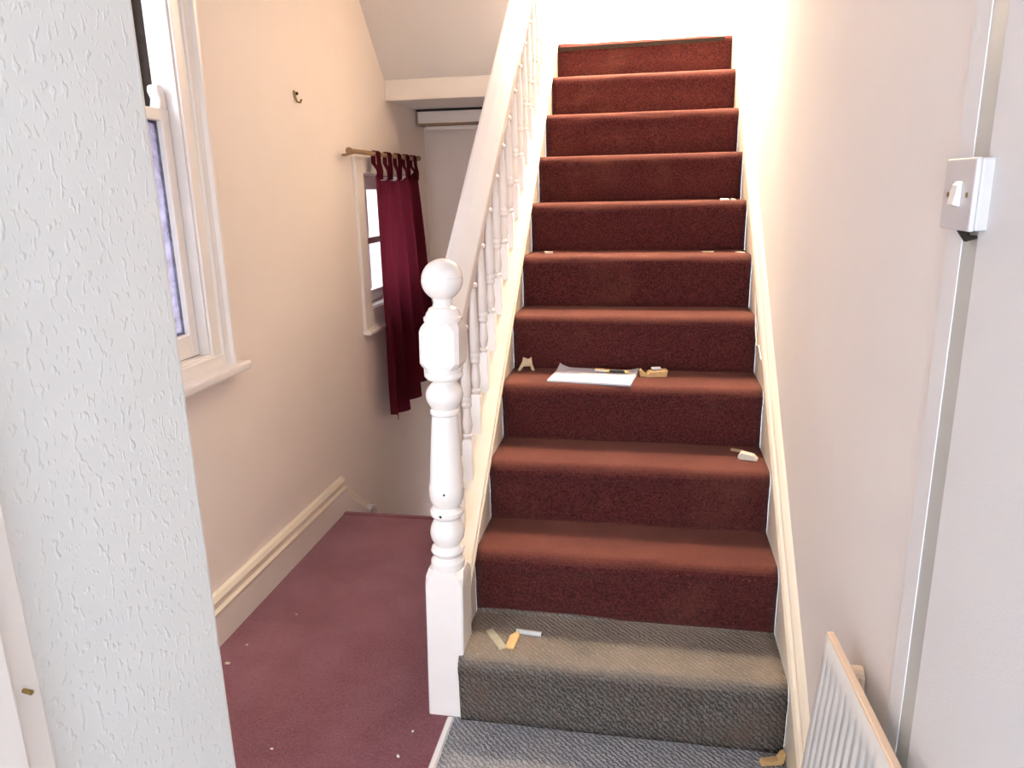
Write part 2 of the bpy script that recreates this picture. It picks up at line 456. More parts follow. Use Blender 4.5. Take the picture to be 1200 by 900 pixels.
# lower sash (inner) and upper sash (outer)
ls = P(frame_box(MB(), XW - 0.068, XW - 0.028, y0 + 0.014, y1 - 0.016, z0 + 0.014, 1.728, 0.040, 0.075, 0.036), 'lower_sash', 'gloss_chip', w, bevel=0.004)
P(MB().box(XW - 0.050, XW - 0.046, y0 + 0.05, y1 - 0.052, z0 + 0.08, 1.695), 'glass_pane', 'frost', ls)
hn = MB()
pts = [(y1 - 0.056, 1.725), (y1 - 0.017, 1.725), (y1 - 0.017, 1.745), (y1 - 0.021, 1.772), (y1 - 0.027, 1.790), (y1 - 0.040, 1.798), (y1 - 0.054, 1.792), (y1 - 0.058, 1.776), (y1 - 0.046, 1.757), (y1 - 0.050, 1.742)]
hn.prism(pts, 0, XW - 0.066, XW - 0.030)
P(hn, 'sash_horn', 'gloss', ls, bevel=0.005)
us = P(frame_box(MB(), XW - 0.150, XW - 0.112, y0 + 0.014, y1 - 0.016, 1.700, z1 - 0.014, 0.050, 0.042, 0.05), 'upper_sash', 'gloss', w, bevel=0.004)
P(MB().box(XW - 0.133, XW - 0.129, y0 + 0.06, y1 - 0.062, 1.735, z1 - 0.06), 'glass_pane', 'glass', us)
P(frame_box(MB(), XW - 0.062, XW - 0.050, y0 + 0.053, y1 - 0.055, z0 + 0.088, 1.693, 0.010), 'glazing_bead', 'gloss', ls, bevel=0.003)

w = struct(empty('window_2', (XW, 3.98, 0.78)))
off = (XW, 3.98, 0.78)
y0, y1, z0, z1 = W2
b = MB()
b.box(XW, XW + 0.018, y0 - 0.095, y0 + 0.004, 0.79, z1 + 0.075).box(XW, XW + 0.018, y1 - 0.004, y1 + 0.095, 0.79, z1 + 0.075)
b.box(XW, XW + 0.018, y0, y1, z1 - 0.004, z1 + 0.075)
b.box(XW, XW + 0.018, y0, y1, 0.79, z0 + 0.004)
P(b, 'architrave', 'gloss_chip', w, off, bevel=0.003)
b = MB().box(XW - 0.2, XW + 0.006, y0, y0 + 0.012, z0, z1).box(XW - 0.2, XW + 0.006, y1 - 0.012, y1, z0, z1).box(XW - 0.2, XW + 0.006, y0, y1, z1 - 0.012, z1)
P(b, 'jamb', 'gloss', w, off)
P(MB().box(XW - 0.2, XW + 0.01, y0, y1, z0 - 0.012, z0 + 0.010), 'stool', 'gloss', w, off)
P(MB().box(XW, XW + 0.045, y0 - 0.11, y1 + 0.11, 0.768, 0.792), 'sill', 'gloss', w, off, bevel=0.006)
ls = P(frame_box(MB(), XW - 0.10, XW - 0.06, y0 + 0.012, y1 - 0.012, z0 + 0.01, 1.235, 0.045, 0.06, 0.035), 'lower_sash', 'gloss', w, off, bevel=0.003)
P(MB().box(XW - 0.082, XW - 0.078, y0 + 0.05, y1 - 0.05, z0 + 0.06, 1.205), 'glass_pane', 'glass', ls, off)
us = P(frame_box(MB(), XW - 0.145, XW - 0.105, y0 + 0.012, y1 - 0.012, 1.20, z1 - 0.012, 0.045, 0.035, 0.07), 'upper_sash', 'gloss', w, off, bevel=0.003)
P(MB().box(XW - 0.127, XW - 0.123, y0 + 0.05, y1 - 0.05, 1.23, z1 - 0.07), 'glass_pane', 'glass', us, off)
P(MB().box(XW - 0.144, XW - 0.110, 3.97, 3.995, 1.23, z1 - 0.07), 'glazing_bar', 'gloss', us, off)

w = struct(empty('window_3', (XW, 4.75, 2.85)))
off = (XW, 4.75, 2.85)
P(frame_box(MB(), XW - 0.12, XW - 0.06, W3[0], W3[1], W3[2], W3[3], 0.05), 'frame', 'gloss', w, off)

# ------------------------------------------------------------------ staircase
st = empty('staircase', (0, Y1, 0))
tag(st, 'straight flight of carpeted stairs rising between white strings to the bright landing', 'staircase')
def SP(bld, name, mat, par=st, **k): return P(bld, name, mat, par, (0, Y1, 0), **k)

def step(k):
    y, z = Y1 + (k - 1) * GO, k * RISE
    yb = y + GO + 0.010
    rd = 0.030
    prof = [(y + 0.010, z - RISE)]
    zt = z - 2 * rd
    for i in range(1, 6): prof.append((y + 0.010 - 0.004 * math.sin(math.pi * i / 6), z - RISE + (zt - (z - RISE)) * i / 6))
    for i in range(0, 9):
        a = R(205 - 115 * i / 8)
        prof.append((y + rd + rd * math.cos(a), z - rd + rd * math.sin(a)))
    if k < 11:
        for i in range(1, 6): prof.append((y + rd + (yb - 0.014 - y - rd) * i / 5, z))
        for i in range(1, 5):
            a = R(-90 + 90 * i / 4)
            prof.append((yb - 0.014 + 0.014 * math.cos(a), z + 0.014 + 0.014 * math.sin(a)))
    else:
        prof.append((y + 0.06, z))
    b = MB(); nx = 30; rows = []
    for i in range(nx + 1):
        x = XL + (XR - XL) * i / nx
        row = []
        for j, (py, pz) in enumerate(prof):
            n1 = noise.noise(Vector((x * 4.0, k * 3.1, j * 0.35))) * 0.0035
            n2 = noise.noise(Vector((x * 9.0, k * 7.7, j * 0.6))) * 0.0015
            dz = 0.0
            if k == 11 and j >= 12: dz = 0.006 * noise.noise(Vector((x * 7, 2.2, 0)))
            if k == 2 and j == 0: dz = 0.010 - 0.016 * (i / nx) + 0.004 * math.sin(x * 7)
            row.append(b.bm.verts.new((x, py + n1 + n2, pz + n2 * 0.7 + dz)))
        rows.append(row)
    for a, c in zip(rows, rows[1:]):
        for j in range(len(prof) - 1):
            b.bm.faces.new((a[j], c[j], c[j + 1], a[j + 1]))
    lab = None
    if k == 1: lab = 'lowest step, still covered in grey cord carpet'
    if k == 11: lab = 'top step at the landing edge with a dark worn line'
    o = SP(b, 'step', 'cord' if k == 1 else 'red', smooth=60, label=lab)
    sd = o.modifiers.new('thick', 'SOLIDIFY'); sd.thickness = 0.008; sd.offset = -1
    return o
for k in range(1, 12): top_step = step(k)
b = MB(); row0, row1 = [], []
for i in range(25):
    x = XL + 0.008 + (XR - XL - 0.045) * i / 24
    w_ = 0.006 + 0.004 * noise.noise(Vector((x * 9, 1.7, 0)))
    row0.append(b.bm.verts.new((x, YT - 0.0045, 2.2 - 0.034 - w_ + 0.01 * i / 24)))
    row1.append(b.bm.verts.new((x, YT - 0.0045, 2.2 - 0.024 + w_ * 0.5 + 0.01 * i / 24)))
for i in range(24): b.bm.faces.new((row0[i], row0[i + 1], row1[i + 1], row1[i]))
o = SP(b, 'worn_edge', 'worn', top_step, label='dark worn line along the top edge')
sd = o.modifiers.new('thick', 'SOLIDIFY'); sd.thickness = 0.004; sd.offset = 0

# outer string board with the sloping capping the balusters stand on
def slope_bar(b, x0, x1, ya, yb, lo, hi):
    vs = [(x, y, nz(y) + d) for x in (x0, x1) for y in (ya, yb) for d in (lo, hi)]
    return b.faces(vs, [(0, 1, 3, 2), (4, 6, 7, 5), (0, 4, 5, 1), (2, 3, 7, 6), (0, 2, 6, 4), (1, 5, 7, 3)])
ys, ye = 1.86, 4.26
s1 = SP(slope_bar(MB(), -0.525, XL - 0.001, ys, ye, -0.26, 0.048), 'string_board', 'string')
SP(slope_bar(MB(), -0.590, -0.494, ys, ye, 0.040, 0.064), 'string_capping', 'string', s1, bevel=0.005)
SP(slope_bar(MB(), -0.512, -0.490, ys, ye, 0.020, 0.044), 'string_bead', 'string', s1, bevel=0.006)
# wall string on the right with its moulding
pts = [(1.55, 0.0), (1.80, 0.0), (YT + 0.1, nz(YT + 0.1) - 0.30), (YT + 0.1, nz(YT + 0.1) + 0.075), (1.55, nz(1.55) + 0.07)]
b = MB().prism(pts, 0, XR + 0.001, XRW - 0.001)
s2 = SP(b, 'wall_string', 'string', bevel=0.003)
b = MB(); sec = [(XRW, 0.055), (XR - 0.001, 0.055), (XR - 0.005, 0.064), (XR + 0.001, 0.078), (XR + 0.009, 0.082), (XR + 0.010, 0.098), (XR + 0.018, 0.110), (XRW, 0.116)]
n = len(sec)
ya, yb = 1.56, YT + 0.1
vs = [(x, ya, nz(ya) + d) for x, d in sec] + [(x, yb, nz(yb) + d + 0.03) for x, d in sec]
b.faces(vs, [tuple(range(n)), tuple(range(n, 2 * n))] + [(i, (i + 1) % n, n + (i + 1) % n, n + i) for i in range(n)])
SP(b, 'string_moulding', 'string', s2, smooth=35)
# loose cable clipped to the string
b = MB().tube([(0.381, 2.80, nz(2.8) + 0.055), (0.380, 2.74, nz(2.74) - 0.02), (0.3805, 2.69, nz(2.69) - 0.03), (0.3805, 2.64, nz(2.64) + 0.02), (0.379, 2.56, nz(2.56) + 0.055)], 0.003, 8)
SP(b, 'cable', 'gloss', s2, smooth=40, label='thin white cable looping over the string')

# ------------------------------------------------------------------ balustrade
bl = empty('balustrade', (-0.545, 1.838, 0))
tag(bl, 'white painted balustrade with turned newel post and spindles on the left of the stairs', 'balustrade')
BO = (-0.545, 1.838, 0)
def BP(bld, name, mat, par=bl, **k): return P(bld, name, mat, par, BO, **k)
LEAN = 0.0235
def lean(bld):
    for v in bld.bm.verts: v.co.x += LEAN * v.co.z
    return bld
cx, cy = BO[0], BO[1]
hw = 0.053
# lower block, chamfered where it turns round
b = MB()
def sq_prof(b, levels, cx, cy, ch=0.0):
    rings = []
    for h, z, c in levels:
        pts = [(-h + c, -h), (h - c, -h), (h, -h + c), (h, h - c), (h - c, h), (-h + c, h), (-h, h - c), (-h, -h + c)]
        rings.append([b.bm.verts.new((cx + px, cy + py, z)) for px, py in pts])
    for p, q in zip(rings, rings[1:]):
        for i in range(8): b.bm.faces.new((p[i], p[(i + 1) % 8], q[(i + 1) % 8], q[i]))
    b.bm.faces.new(rings[0][::-1]); b.bm.faces.new(rings[-1])
sq_prof(b, [(hw, 0.0, 0.004), (hw, 0.415, 0.004), (hw, 0.440, 0.012), (hw - 0.004, 0.456, 0.024)], cx, cy)
nw = BP(lean(b), 'newel_post', 'gloss', smooth=25)
prof = [(0.045, 0.452), (0.048, 0.462), (0.047, 0.476), (0.042, 0.482), (0.036, 0.490), (0.044, 0.498), (0.047, 0.506), (0.044, 0.515), (0.034, 0.522),
        (0.038, 0.529), (0.045, 0.542), (0.048, 0.558), (0.046, 0.575), (0.040, 0.590), (0.033, 0.600), (0.040, 0.606), (0.046, 0.614), (0.0465, 0.624), (0.041, 0.632), (0.036, 0.638),
        (0.041, 0.646), (0.046, 0.660), (0.0475, 0.680), (0.0475, 0.697), (0.0465, 0.700), (0.0455, 0.703), (0.036, 0.885), (0.034, 0.897), (0.039, 0.903), (0.039, 0.911), (0.034, 0.916),
        (0.038, 0.922), (0.047, 0.937), (0.050, 0.952), (0.047, 0.968), (0.038, 0.980), (0.031, 0.987), (0.031, 0.992), (0.046, 0.998), (0.050, 1.004), (0.050, 1.012), (0.048, 1.016), (0.050, 1.021), (0.050, 1.030)]
BP(lean(MB().lathe(prof, cx, cy, 36)), 'turned_shaft', 'gloss', nw, smooth=32)
b = MB()
sq_prof(b, [(0.040, 1.022, 0.016), (hw - 0.003, 1.036, 0.016), (hw - 0.001, 1.046, 0.010), (hw - 0.001, 1.128, 0.010), (hw - 0.003, 1.138, 0.016), (0.042, 1.150, 0.020)], cx, cy)
BP(lean(b), 'upper_block', 'gloss', nw, smooth=25)
prof = [(0.046, 1.146), (0.050, 1.152), (0.050, 1.160), (0.045, 1.164), (0.043, 1.171), (0.039, 1.176), (0.036, 1.183), (0.026, 1.188), (0.023, 1.197), (0.025, 1.203)]
zc, rb = 1.255, 0.0535
for i in range(1, 16):
    a = -math.pi / 2 + math.pi * (i + 2) / 18.2
    if i == 8: prof.append((rb * math.cos(a) - 0.001, zc + rb * math.sin(a) - 0.001))
    prof.append((rb * math.cos(a), zc + rb * math.sin(a)))
prof.append((0.002, zc + rb))
BP(lean(MB().lathe(prof, cx, cy, 40)), 'ball_finial', 'gloss', nw, smooth=38)
# chips in the paint
for (a, z, r_) in ((-1.45, 0.686, 0.0035), (-1.70, 0.622, 0.004)):
    b = MB(); rr_ = 0.0472
    c0 = Vector((cx + rr_ * math.cos(a), cy + rr_ * math.sin(a), z))
    t = Vector((-math.sin(a), math.cos(a), 0)); u = Vector((0, 0, 1)); o_ = Vector((math.cos(a), math.sin(a), 0))
    k2 = [(r_ * (0.7 + 0.5 * random.random())) for _ in range(9)]
    vs = [c0 + o_ * 0.0008 + t * k2[i] * math.cos(i * 0.698) + u * k2[i] * math.sin(i * 0.698) for i in range(9)]
    vs += [v - o_ * 0.003 for v in vs]
    b.faces([tuple(v) for v in vs], [tuple(range(9)), tuple(range(9, 18))] + [(i, (i + 1) % 9, 9 + (i + 1) % 9, 9 + i) for i in range(9)])
    BP(lean(b), 'paint_chip', 'black', nw)

# handrail: broad top, swept along the pitch
b = MB()
sec = [(-0.030, 0.690), (0.030, 0.690), (0.041, 0.700), (0.042, 0.735), (0.040, 0.748), (0.004, 0.779), (-0.002, 0.782), (-0.030, 0.784), (-0.040, 0.778), (-0.042, 0.765), (-0.041, 0.700)]
n = len(sec); HX = -0.548
ya, yb = 1.880, 4.20
vs = [(HX + x, ya, nz(ya) + d) for x, d in sec] + [(HX + x, yb, nz(yb) + d) for x, d in sec]
b.faces(vs, [tuple(range(n)), tuple(range(n, 2 * n))] + [(i, (i + 1) % n, n + (i + 1) % n, n + i) for i in range(n)])
BP(b, 'handrail', 'gloss', smooth=22, bevel=0.002)

# spindles
def baluster(y):
    z0 = nz(y) + 0.055; z9 = nz(y) + 0.695
    b = MB(); h = 0.0155
    sq_prof(b, [(h, z0 - 0.015, 0.001), (h, z0 + 0.125, 0.001), (h - 0.003, z0 + 0.131, 0.005)], HX, y)
    prof = [(0.011, z0 + 0.130), (0.010, z0 + 0.134), (0.0155, z0 + 0.138), (0.0155, z0 + 0.144), (0.010, z0 + 0.149), (0.012, z0 + 0.158), (0.0155, z0 + 0.172), (0.0155, z0 + 0.184), (0.013, z0 + 0.205), (0.0105, z0 + 0.232),
            (0.0155, z0 + 0.238), (0.0165, z0 + 0.243), (0.0155, z0 + 0.249), (0.014, z0 + 0.252), (0.0155, z0 + 0.255), (0.0165, z0 + 0.261), (0.0155, z0 + 0.267), (0.014, z0 + 0.270),
            (0.0155, z0 + 0.276), (0.0162, z0 + 0.30), (0.0155, z0 + 0.33), (0.0095, z0 + 0.472), (0.0095, z0 + 0.478), (0.0145, z0 + 0.482), (0.0155, z0 + 0.487), (0.0145, z0 + 0.492), (0.0095, z0 + 0.496), (0.010, z0 + 0.51), (0.013, z0 + 0.530), (0.012, z0 + 0.545)]
    b.lathe(prof, HX, y, 14)
    sq_prof(b, [(h - 0.003, z0 + 0.540, 0.005), (h, z0 + 0.548, 0.001), (h, z9 + 0.014, 0.001)], HX, y)
    return b
for i in range(16):
    y = 2.038 + 0.1353 * i
    BP(baluster(y), 'baluster', 'gloss', smooth=30)
# post at the head of the stairs
tn = MB()
sq_prof(tn, [(0.042, 1.80, 0.004), (0.042, 3.10, 0.004), (0.034, 3.12, 0.006)], -0.548, 4.235)
BP(tn, 'landing_post', 'gloss', label='plain cream post at the head of the stairs')

# ------------------------------------------------------------------ curtain rod and curtain
rd_ = empty('curtain_rod', (-1.355, 3.90, 1.655))
tag(rd_, 'thin wooden curtain rod over the small side window', 'rod')
off = (-1.355, 3.90, 1.655)
P(MB().tube([(-1.355, 3.375, 1.655), (-1.355, 4.43, 1.650)], 0.011, 12), 'pole', 'rod', rd_, off, smooth=40)
for yy in (3.372, 4.433):
    P(MB().tube([(-1.355, yy - 0.008, 1.655), (-1.355, yy + 0.008, 1.655)], 0.015, 12), 'end_cap', 'rod', rd_, off, smooth=40)
for yy in (3.42, 4.40):
    P(MB().tube([(-1.355, yy, 1.648), (-1.395, yy, 1.640), (XW + 0.004, yy, 1.640)], 0.006, 8), 'bracket', 'rod', rd_, off, smooth=40)

ct = empty('curtain', (-1.35, 4.0, 1.65))
tag(ct, 'dark burgundy tab top curtain pulled across the small side window', 'curtain')
off = (-1.35, 4.0, 1.65)
CY0, CY1 = 3.665, 4.365
tabs = [3.715, 3.885, 4.045, 4.19, 4.325]
def ctop(y):
    d = min(abs(y - t) for t in tabs)
    return 1.580 - 0.055 * min(1, max(0, (d - 0.012) / 0.06)) ** 0.8
def cx_(y, z):
    t = (y - CY0) / (CY1 - CY0)
    amp = 0.013 + 0.026 * (1.55 - z) / 1.25
    f = math.sin(t * 2 * math.pi * 4.3 + 0.6) + 0.45 * math.sin(t * 2 * math.pi * 8.1 + 1.9 + z)
    return -1.352 + 0.014 * (1.55 - z) + amp * f + 0.010 * noise.noise(Vector((y * 5, z * 2, 0)))
b = MB(); NY, NZ = 84, 40; rows = []
for i in range(NY + 1):
    y = CY0 + (CY1 - CY0) * i / NY
    zt = ctop(y); t = i / NY
    zb = 0.290 + 0.012 * math.sin(t * 27) + (0.02 if t > 0.36 else 0) + (0.045 if t > 0.62 else 0)
    row = []
    for j in range(NZ + 1):
        z = zt + (zb - zt) * j / NZ
        yy = y - 0.05 * (1 - t) * (j / NZ) * 0.8 + 0.012 * math.sin(z * 3 + t * 9) * (j / NZ) + 0.10 * t * (j / NZ)
        row.append(b.bm.verts.new((cx_(y, z), yy, z)))
    rows.append(row)
for p, q in zip(rows, rows[1:]):
    for j in range(NZ): b.bm.faces.new((p[j], q[j], q[j + 1], p[j + 1]))
P(b, 'drape', 'curtain', ct, off, smooth=180)
for t in tabs:
    b = MB(); wd = 0.034; path = []
    for i in range(13):
        a = math.pi * i / 12
        path.append((-1.355 + 0.0135 * math.cos(a), 1.656 + 0.0135 * math.sin(a)))
    xb = cx_(t, 1.54); path = [(xb + 0.003, 1.530), (xb + 0.006, 1.575), (-1.3405, 1.61)] + path + [(-1.3690, 1.61), (xb - 0.006, 1.575), (xb - 0.002, 1.530)]
    v0 = [b.bm.verts.new((x, t - wd, z)) for x, z in path]; v1 = [b.bm.verts.new((x, t + wd, z)) for x, z in path]
    for i in range(len(path) - 1): b.bm.faces.new((v0[i], v0[i + 1], v1[i + 1], v1[i]))
    P(b, 'tab', 'curtain', ct, off, smooth=180)

# ------------------------------------------------------------------ boxed casing under the low ceiling
bc = empty('boxed_casing', (-0.99, 4.68, 1.90))
tag(bc, 'long pale painted box casing under the low ceiling of the back stairs', 'casing')
off = (-0.99, 4.68, 1.90)
P(MB().box(-1.398, -0.590, 4.60, YF - 0.002, 1.862, 1.932), 'casing_board', 'gloss', bc, off, bevel=0.004)
P(MB().box(-1.402, -0.590, 4.597, YF - 0.002, 1.930, 1.943), 'top_strip', 'dark', bc, off)
P(MB().box(-1.402, -0.590, 4.596, YF - 0.002, 1.852, 1.863), 'lower_strip', 'rod', bc, off)
P(MB().tube([(-1.36, 4.64, 1.838), (-0.590, 4.64, 1.838)], 0.013, 10), 'lower_rail', 'gloss', bc, off, smooth=40)

# ------------------------------------------------------------------ light switch
sw = empty('light_switch', (0.40, 1.068, 1.456))
tag(sw, 'square white rocker light switch on a surface box on the right wall', 'switch')
off = (0.40, 1.068, 1.456)
P(MB().box(0.391, XRW + 0.006, 1.020, 1.116, 1.413, 1.500), 'back_box', 'switch', sw, off, bevel=0.003)
P(MB().box(0.384, 0.3915, 1.019, 1.117, 1.412, 1.501), 'face_plate', 'switch', sw, off, bevel=0.003, seg=3)
b = MB().prism([(0.3845, 1.441), (0.3845, 1.473), (0.3795, 1.468), (0.3755, 1.444)], 1, 1.056, 1.076)
P(b, 'rocker', 'rocker', sw, off, bevel=0.001)
for yy in (1.037, 1.098):
    P(MB().tube([(0.3848, yy, 1.456), (0.3832, yy, 1.456)], 0.0035, 10), 'screw', 'oldbrass', sw, off)
P(MB().tube([(0.397, 1.072, 1.414), (0.399, 1.060, 1.402), (0.404, 1.045, 1.404)], [0.007, 0.005, 0.002], 8), 'cable_end', 'dark', sw, off, label='dark torn gap with cable end below the box')

# ------------------------------------------------------------------ radiator
ra = empty('radiator', (0.36, 1.367, 0.627))
tag(ra, 'white fluted panel radiator low on the right wall below the switch', 'radiator')
# local frame: +Y towards the camera (length), -Z down, -X to the room
ra.rotation_euler = (R(-5.4), R(0), 0)
RL, RH = 0.62, 0.56
lx = math.tan(R(6.0))
def rp(x, s_, d): return (x - lx * d, -s_, -d)     # s_ along the length, d down
b = MB()
pitch = 0.0335; n = int((RL - 0.05) / pitch)
prof = [(0.004, 0.0), (0.0, 0.006), (0.0, 0.024)]
for i in range(n):
    s0 = 0.026 + i * pitch
    prof += [(0.0, s0), (0.0045, s0 + 0.005), (0.0045, s0 + 0.011), (0.0, s0 + 0.015)]
prof += [(0.0, RL - 0.006), (0.004, RL)]
# flutes run from below the top band to above the bottom band
lev = [(0.0, 0), (0.042, 0), (0.055, 1), (RH - 0.055, 1), (RH - 0.042, 0), (RH, 0)]
rows = []
for d, on_ in lev:
    rows.append([b.bm.verts.new(rp(x if on_ or s_ < 0.01 or s_ > RL - 0.01 else 0.0, s_, d)) for x, s_ in prof])
for p, q in zip(rows, rows[1:]):
    for i in range(len(prof) - 1): b.bm.faces.new((p[i], p[i + 1], q[i + 1], q[i]))
fp = b.build('front_panel', 'rad', ra, smooth=50)
sd = fp.modifiers.new('thick', 'SOLIDIFY'); sd.thickness = 0.004; sd.offset = 1
b = MB()
vs = [rp(x, s_, d) for x in (0.006, 0.018) for s_ in (0.004, RL - 0.004) for d in (0.006, RH - 0.004)]
b.faces(vs, [(0, 1, 3, 2), (4, 6, 7, 5), (0, 4, 5, 1), (2, 3, 7, 6), (0, 2, 6, 4), (1, 5, 7, 3)])
b.build('back_panel', 'rad', ra, bevel=0.004)
b = MB()
vs = [rp(x, s_, d) for x in (-0.003, 0.012) for s_ in (-0.002, RL) for d in (-0.004, 0.008)]
b.faces(vs, [(0, 1, 3, 2), (4, 6, 7, 5), (0, 4, 5, 1), (2, 3, 7, 6), (0, 2, 6, 4), (1, 5, 7, 3)])
b.build('top_edge', 'radedge', ra, bevel=0.003, label='yellowed top edge')
b = MB()
b.tube([(0.020, -0.065, -0.045), (0.050, -0.065, -0.045)], 0.017, 14).box(0.040, 0.050, -0.085, -0.045, -0.10, -0.040)
b.build('wall_bracket', 'radedge', ra, bevel=0.004)

# ------------------------------------------------------------------ notepad and pen on the fourth step
np_ = empty('notepad', (-0.187, 2.632, 0.806), (0, 0, R(-6.5)))
tag(np_, 'white letter sized notepad lying open on the middle red step', 'notepad')
b = MB(); L, D = 0.298, 0.205; NX, NY = 24, 10
def bend(u, v):   # curl up at the far left corner and far edge
    a = max(0, 0.16 - u) / 0.16; c = max(0, v - 0.7) / 0.3
    r_ = max(0, u - 0.80) / 0.20
    return 0.016 * a * a * c + 0.010 * (r_ ** 2) * c
def sheet(zlo, zhi, m_):
    b = MB(); g = {}
    for i in range(NX + 1):
        for j in range(NY + 1):
            u, v = i / NX, j / NY
            x, y = (u - 0.5) * (L - m_), (v - 0.5) * (D - m_)
            for s_, z in ((0, zlo), (1, zhi)):
                g[i, j, s_] = b.bm.verts.new((x, y, z + bend(u, v)))
    for i in range(NX):
        for j in range(NY):
            b.bm.faces.new((g[i, j, 1], g[i + 1, j, 1], g[i + 1, j + 1, 1], g[i, j + 1, 1]))
            b.bm.faces.new((g[i, j, 0], g[i, j + 1, 0], g[i + 1, j + 1, 0], g[i + 1, j, 0]))
    for i in range(NX):
        for j in (0, NY):
            b.bm.faces.new((g[i, j, 0], g[i + 1, j, 0], g[i + 1, j, 1], g[i, j, 1]))
    for j in range(NY):
        for i in (0, NX):
            b.bm.faces.new((g[i, j, 0], g[i, j + 1, 0], g[i, j + 1, 1], g[i, j, 1]))
    return b
sheet(0.0, 0.003, 0.0).build('backing', 'card', np_, smooth=40)
sheet(0.0031, 0.0085, 0.002).build('pages', 'paper', np_, smooth=40)
b = MB()
random.seed(3)
for i in range(9):
    y = D / 2 - 0.040 - i * 0.013; x1 = -L / 2 + 0.05 + random.random() * 0.075
    b.box(-L / 2 + 0.03, x1, y - 0.0011, y + 0.0011, 0.0084, 0.0089)
b.build('handwriting', 'line', np_)

pn = empty('pen', (-0.122, 2.668, 0.8225), (0, 0, R(-7)))
tag(pn, 'black and gold pen lying across the white notepad', 'pen')
P(MB().tube([(-0.010, 0, 0), (0.046, 0, 0)], [0.0058, 0.0055], 12), 'barrel', 'black', pn, (0, 0, 0), smooth=40)
P(MB().tube([(0.046, 0, 0), (0.056, 0, 0), (0.068, 0, -0.002)], [0.0055, 0.004, 0.001], 12), 'tip', 'brass', pn, (0, 0, 0), smooth=40)
P(MB().tube([(-0.022, 0, 0), (-0.010, 0, 0)], [0.0064, 0.0064], 12), 'ring', 'brass', pn, (0, 0, 0), smooth=40)
P(MB().tube([(-0.066, 0, 0), (-0.060, 0, 0), (-0.022, 0, 0)], [0.003, 0.0055, 0.006], 12), 'cap', 'chrome', pn, (0, 0, 0), smooth=40)
P(MB().box(-0.064, -0.030, -0.0015, 0.0015, 0.0055, 0.0075), 'clip', 'brass', pn, (0, 0, 0))

# ------------------------------------------------------------------ scraps of wood, plaster and paper
def chip(name, mat, loc, size, rz, label, cat, seed=0, tilt=(0, 0), group=None, bev=0.001):
    rnd = random.Random(seed)
    b = MB(); sx, sy, sz = size
    vs = []
    for x in (-1, 1):
        for y in (-1, 1):
            for z in (0, 1):
                vs.append((x * sx / 2 * (1 + 0.25 * (rnd.random() - 0.5)), y * sy / 2 * (1 + 0.4 * (rnd.random() - 0.5)), z * sz * (1 - 0.3 * rnd.random())))
    b.faces(vs, [(0, 1, 3, 2), (4, 6, 7, 5), (0, 4, 5, 1), (2, 3, 7, 6), (0, 2, 6, 4), (1, 5, 7, 3)])
    o = b.build(name, mat, None, bevel=bev)
    o.location = loc; o.rotation_euler = (tilt[0], tilt[1], rz)
    return tag(o, label, cat, group)
T = lambda k: k * RISE + 0.0015
# beside the notepad
wb = empty('wood_block', (0.030, 2.668, T(4)), (0, 0, R(12)))
tag(wb, 'small golden block of wood right of the white notepad', 'wood scrap')
b = MB().prism([(-0.036, 0.0), (0.040, 0.0), (0.044, 0.030), (-0.020, 0.026), (-0.030, 0.014)], 1, -0.018, 0.020)
P(b, 'block', 'pine', wb, (0, 0, 0), bevel=0.002)
b = MB().box(-0.012, 0.022, -0.010, 0.014, 0.030, 0.038); P(b, 'plaster_lump', 'grey', wb, (0, 0, 0), bevel=0.003)
b = MB().prism([(-0.052, 0.0), (-0.030, 0.0), (-0.034, 0.018), (-0.050, 0.034), (-0.055, 0.030)], 1, -0.006, 0.014)
P(b, 'splinter', 'pine', wb, (0, 0, 0), bevel=0.001)
b = MB().prism([(-0.036, 0.0), (-0.026, 0.0), (-0.012, 0.020), (0.014, 0.020), (0.022, 0.0), (0.032, 0.0), (0.022, 0.034), (0.020, 0.056), (0.008, 0.048), (-0.012, 0.056), (-0.016, 0.038)], 1, -0.008, 0.008)
o = b.build('plaster_scrap', 'tan', None, bevel=0.001)
o.location = (-0.446, 2.712, T(4)); o.rotation_euler = (R(-18), 0, R(10))
tag(o, 'forked tan scrap standing at the left end of the notepad step', 'scrap')
# third step, right end
o = MB().prism([(-0.024, 0.0), (0.026, 0.0), (0.034, 0.010), (0.020, 0.024), (-0.020, 0.030), (-0.030, 0.014)], 1, -0.013, 0.013).build('plaster_scrap', 'pale', None, bevel=0.003)
o.location = (0.330, 2.385, T(3)); o.rotation_euler = (0, 0, R(-14))
tag(o, 'pale chunk of plaster near the right end of the step below the notepad', 'scrap')
chip('plaster_scrap', 'tan', (0.304, 2.462, T(3)), (0.040, 0.018, 0.012), R(-20), 'thin tan fragment behind the pale plaster chunk near the right string', 'scrap', 4)
# grey step
o = MB().prism([(-0.013, -0.038), (0.012, -0.040), (0.015, 0.020), (0.008, 0.045), (-0.013, 0.018)], 2, 0.0, 0.010).build('wood_scrap', 'pine', None, bevel=0.0015)
o.location = (-0.360, 1.868, T(1) + 0.004); o.rotation_euler = (R(3), 0, R(-4))
tag(o, 'upright pointed golden wood sliver on the grey carpeted step', 'scrap')
chip('wood_scrap', 'olive', (-0.408, 1.868, T(1) + 0.003), (0.024, 0.105, 0.007), R(34), 'dull olive strip slanting left of the golden sliver on the grey step', 'scrap', 12)
b = MB().tube([(-0.040, 0, 0.009), (0.036, 0, 0.009)], [0.0085, 0.0085], 12)
rl = empty('paper_roll', (-0.318, 1.912, T(1)), (0, 0, R(-5)))
tag(rl, 'small whitish rolled tube right of the golden sliver on the grey step', 'scrap')
P(b, 'roll', 'grey', rl, (0, 0, 0), smooth=40)
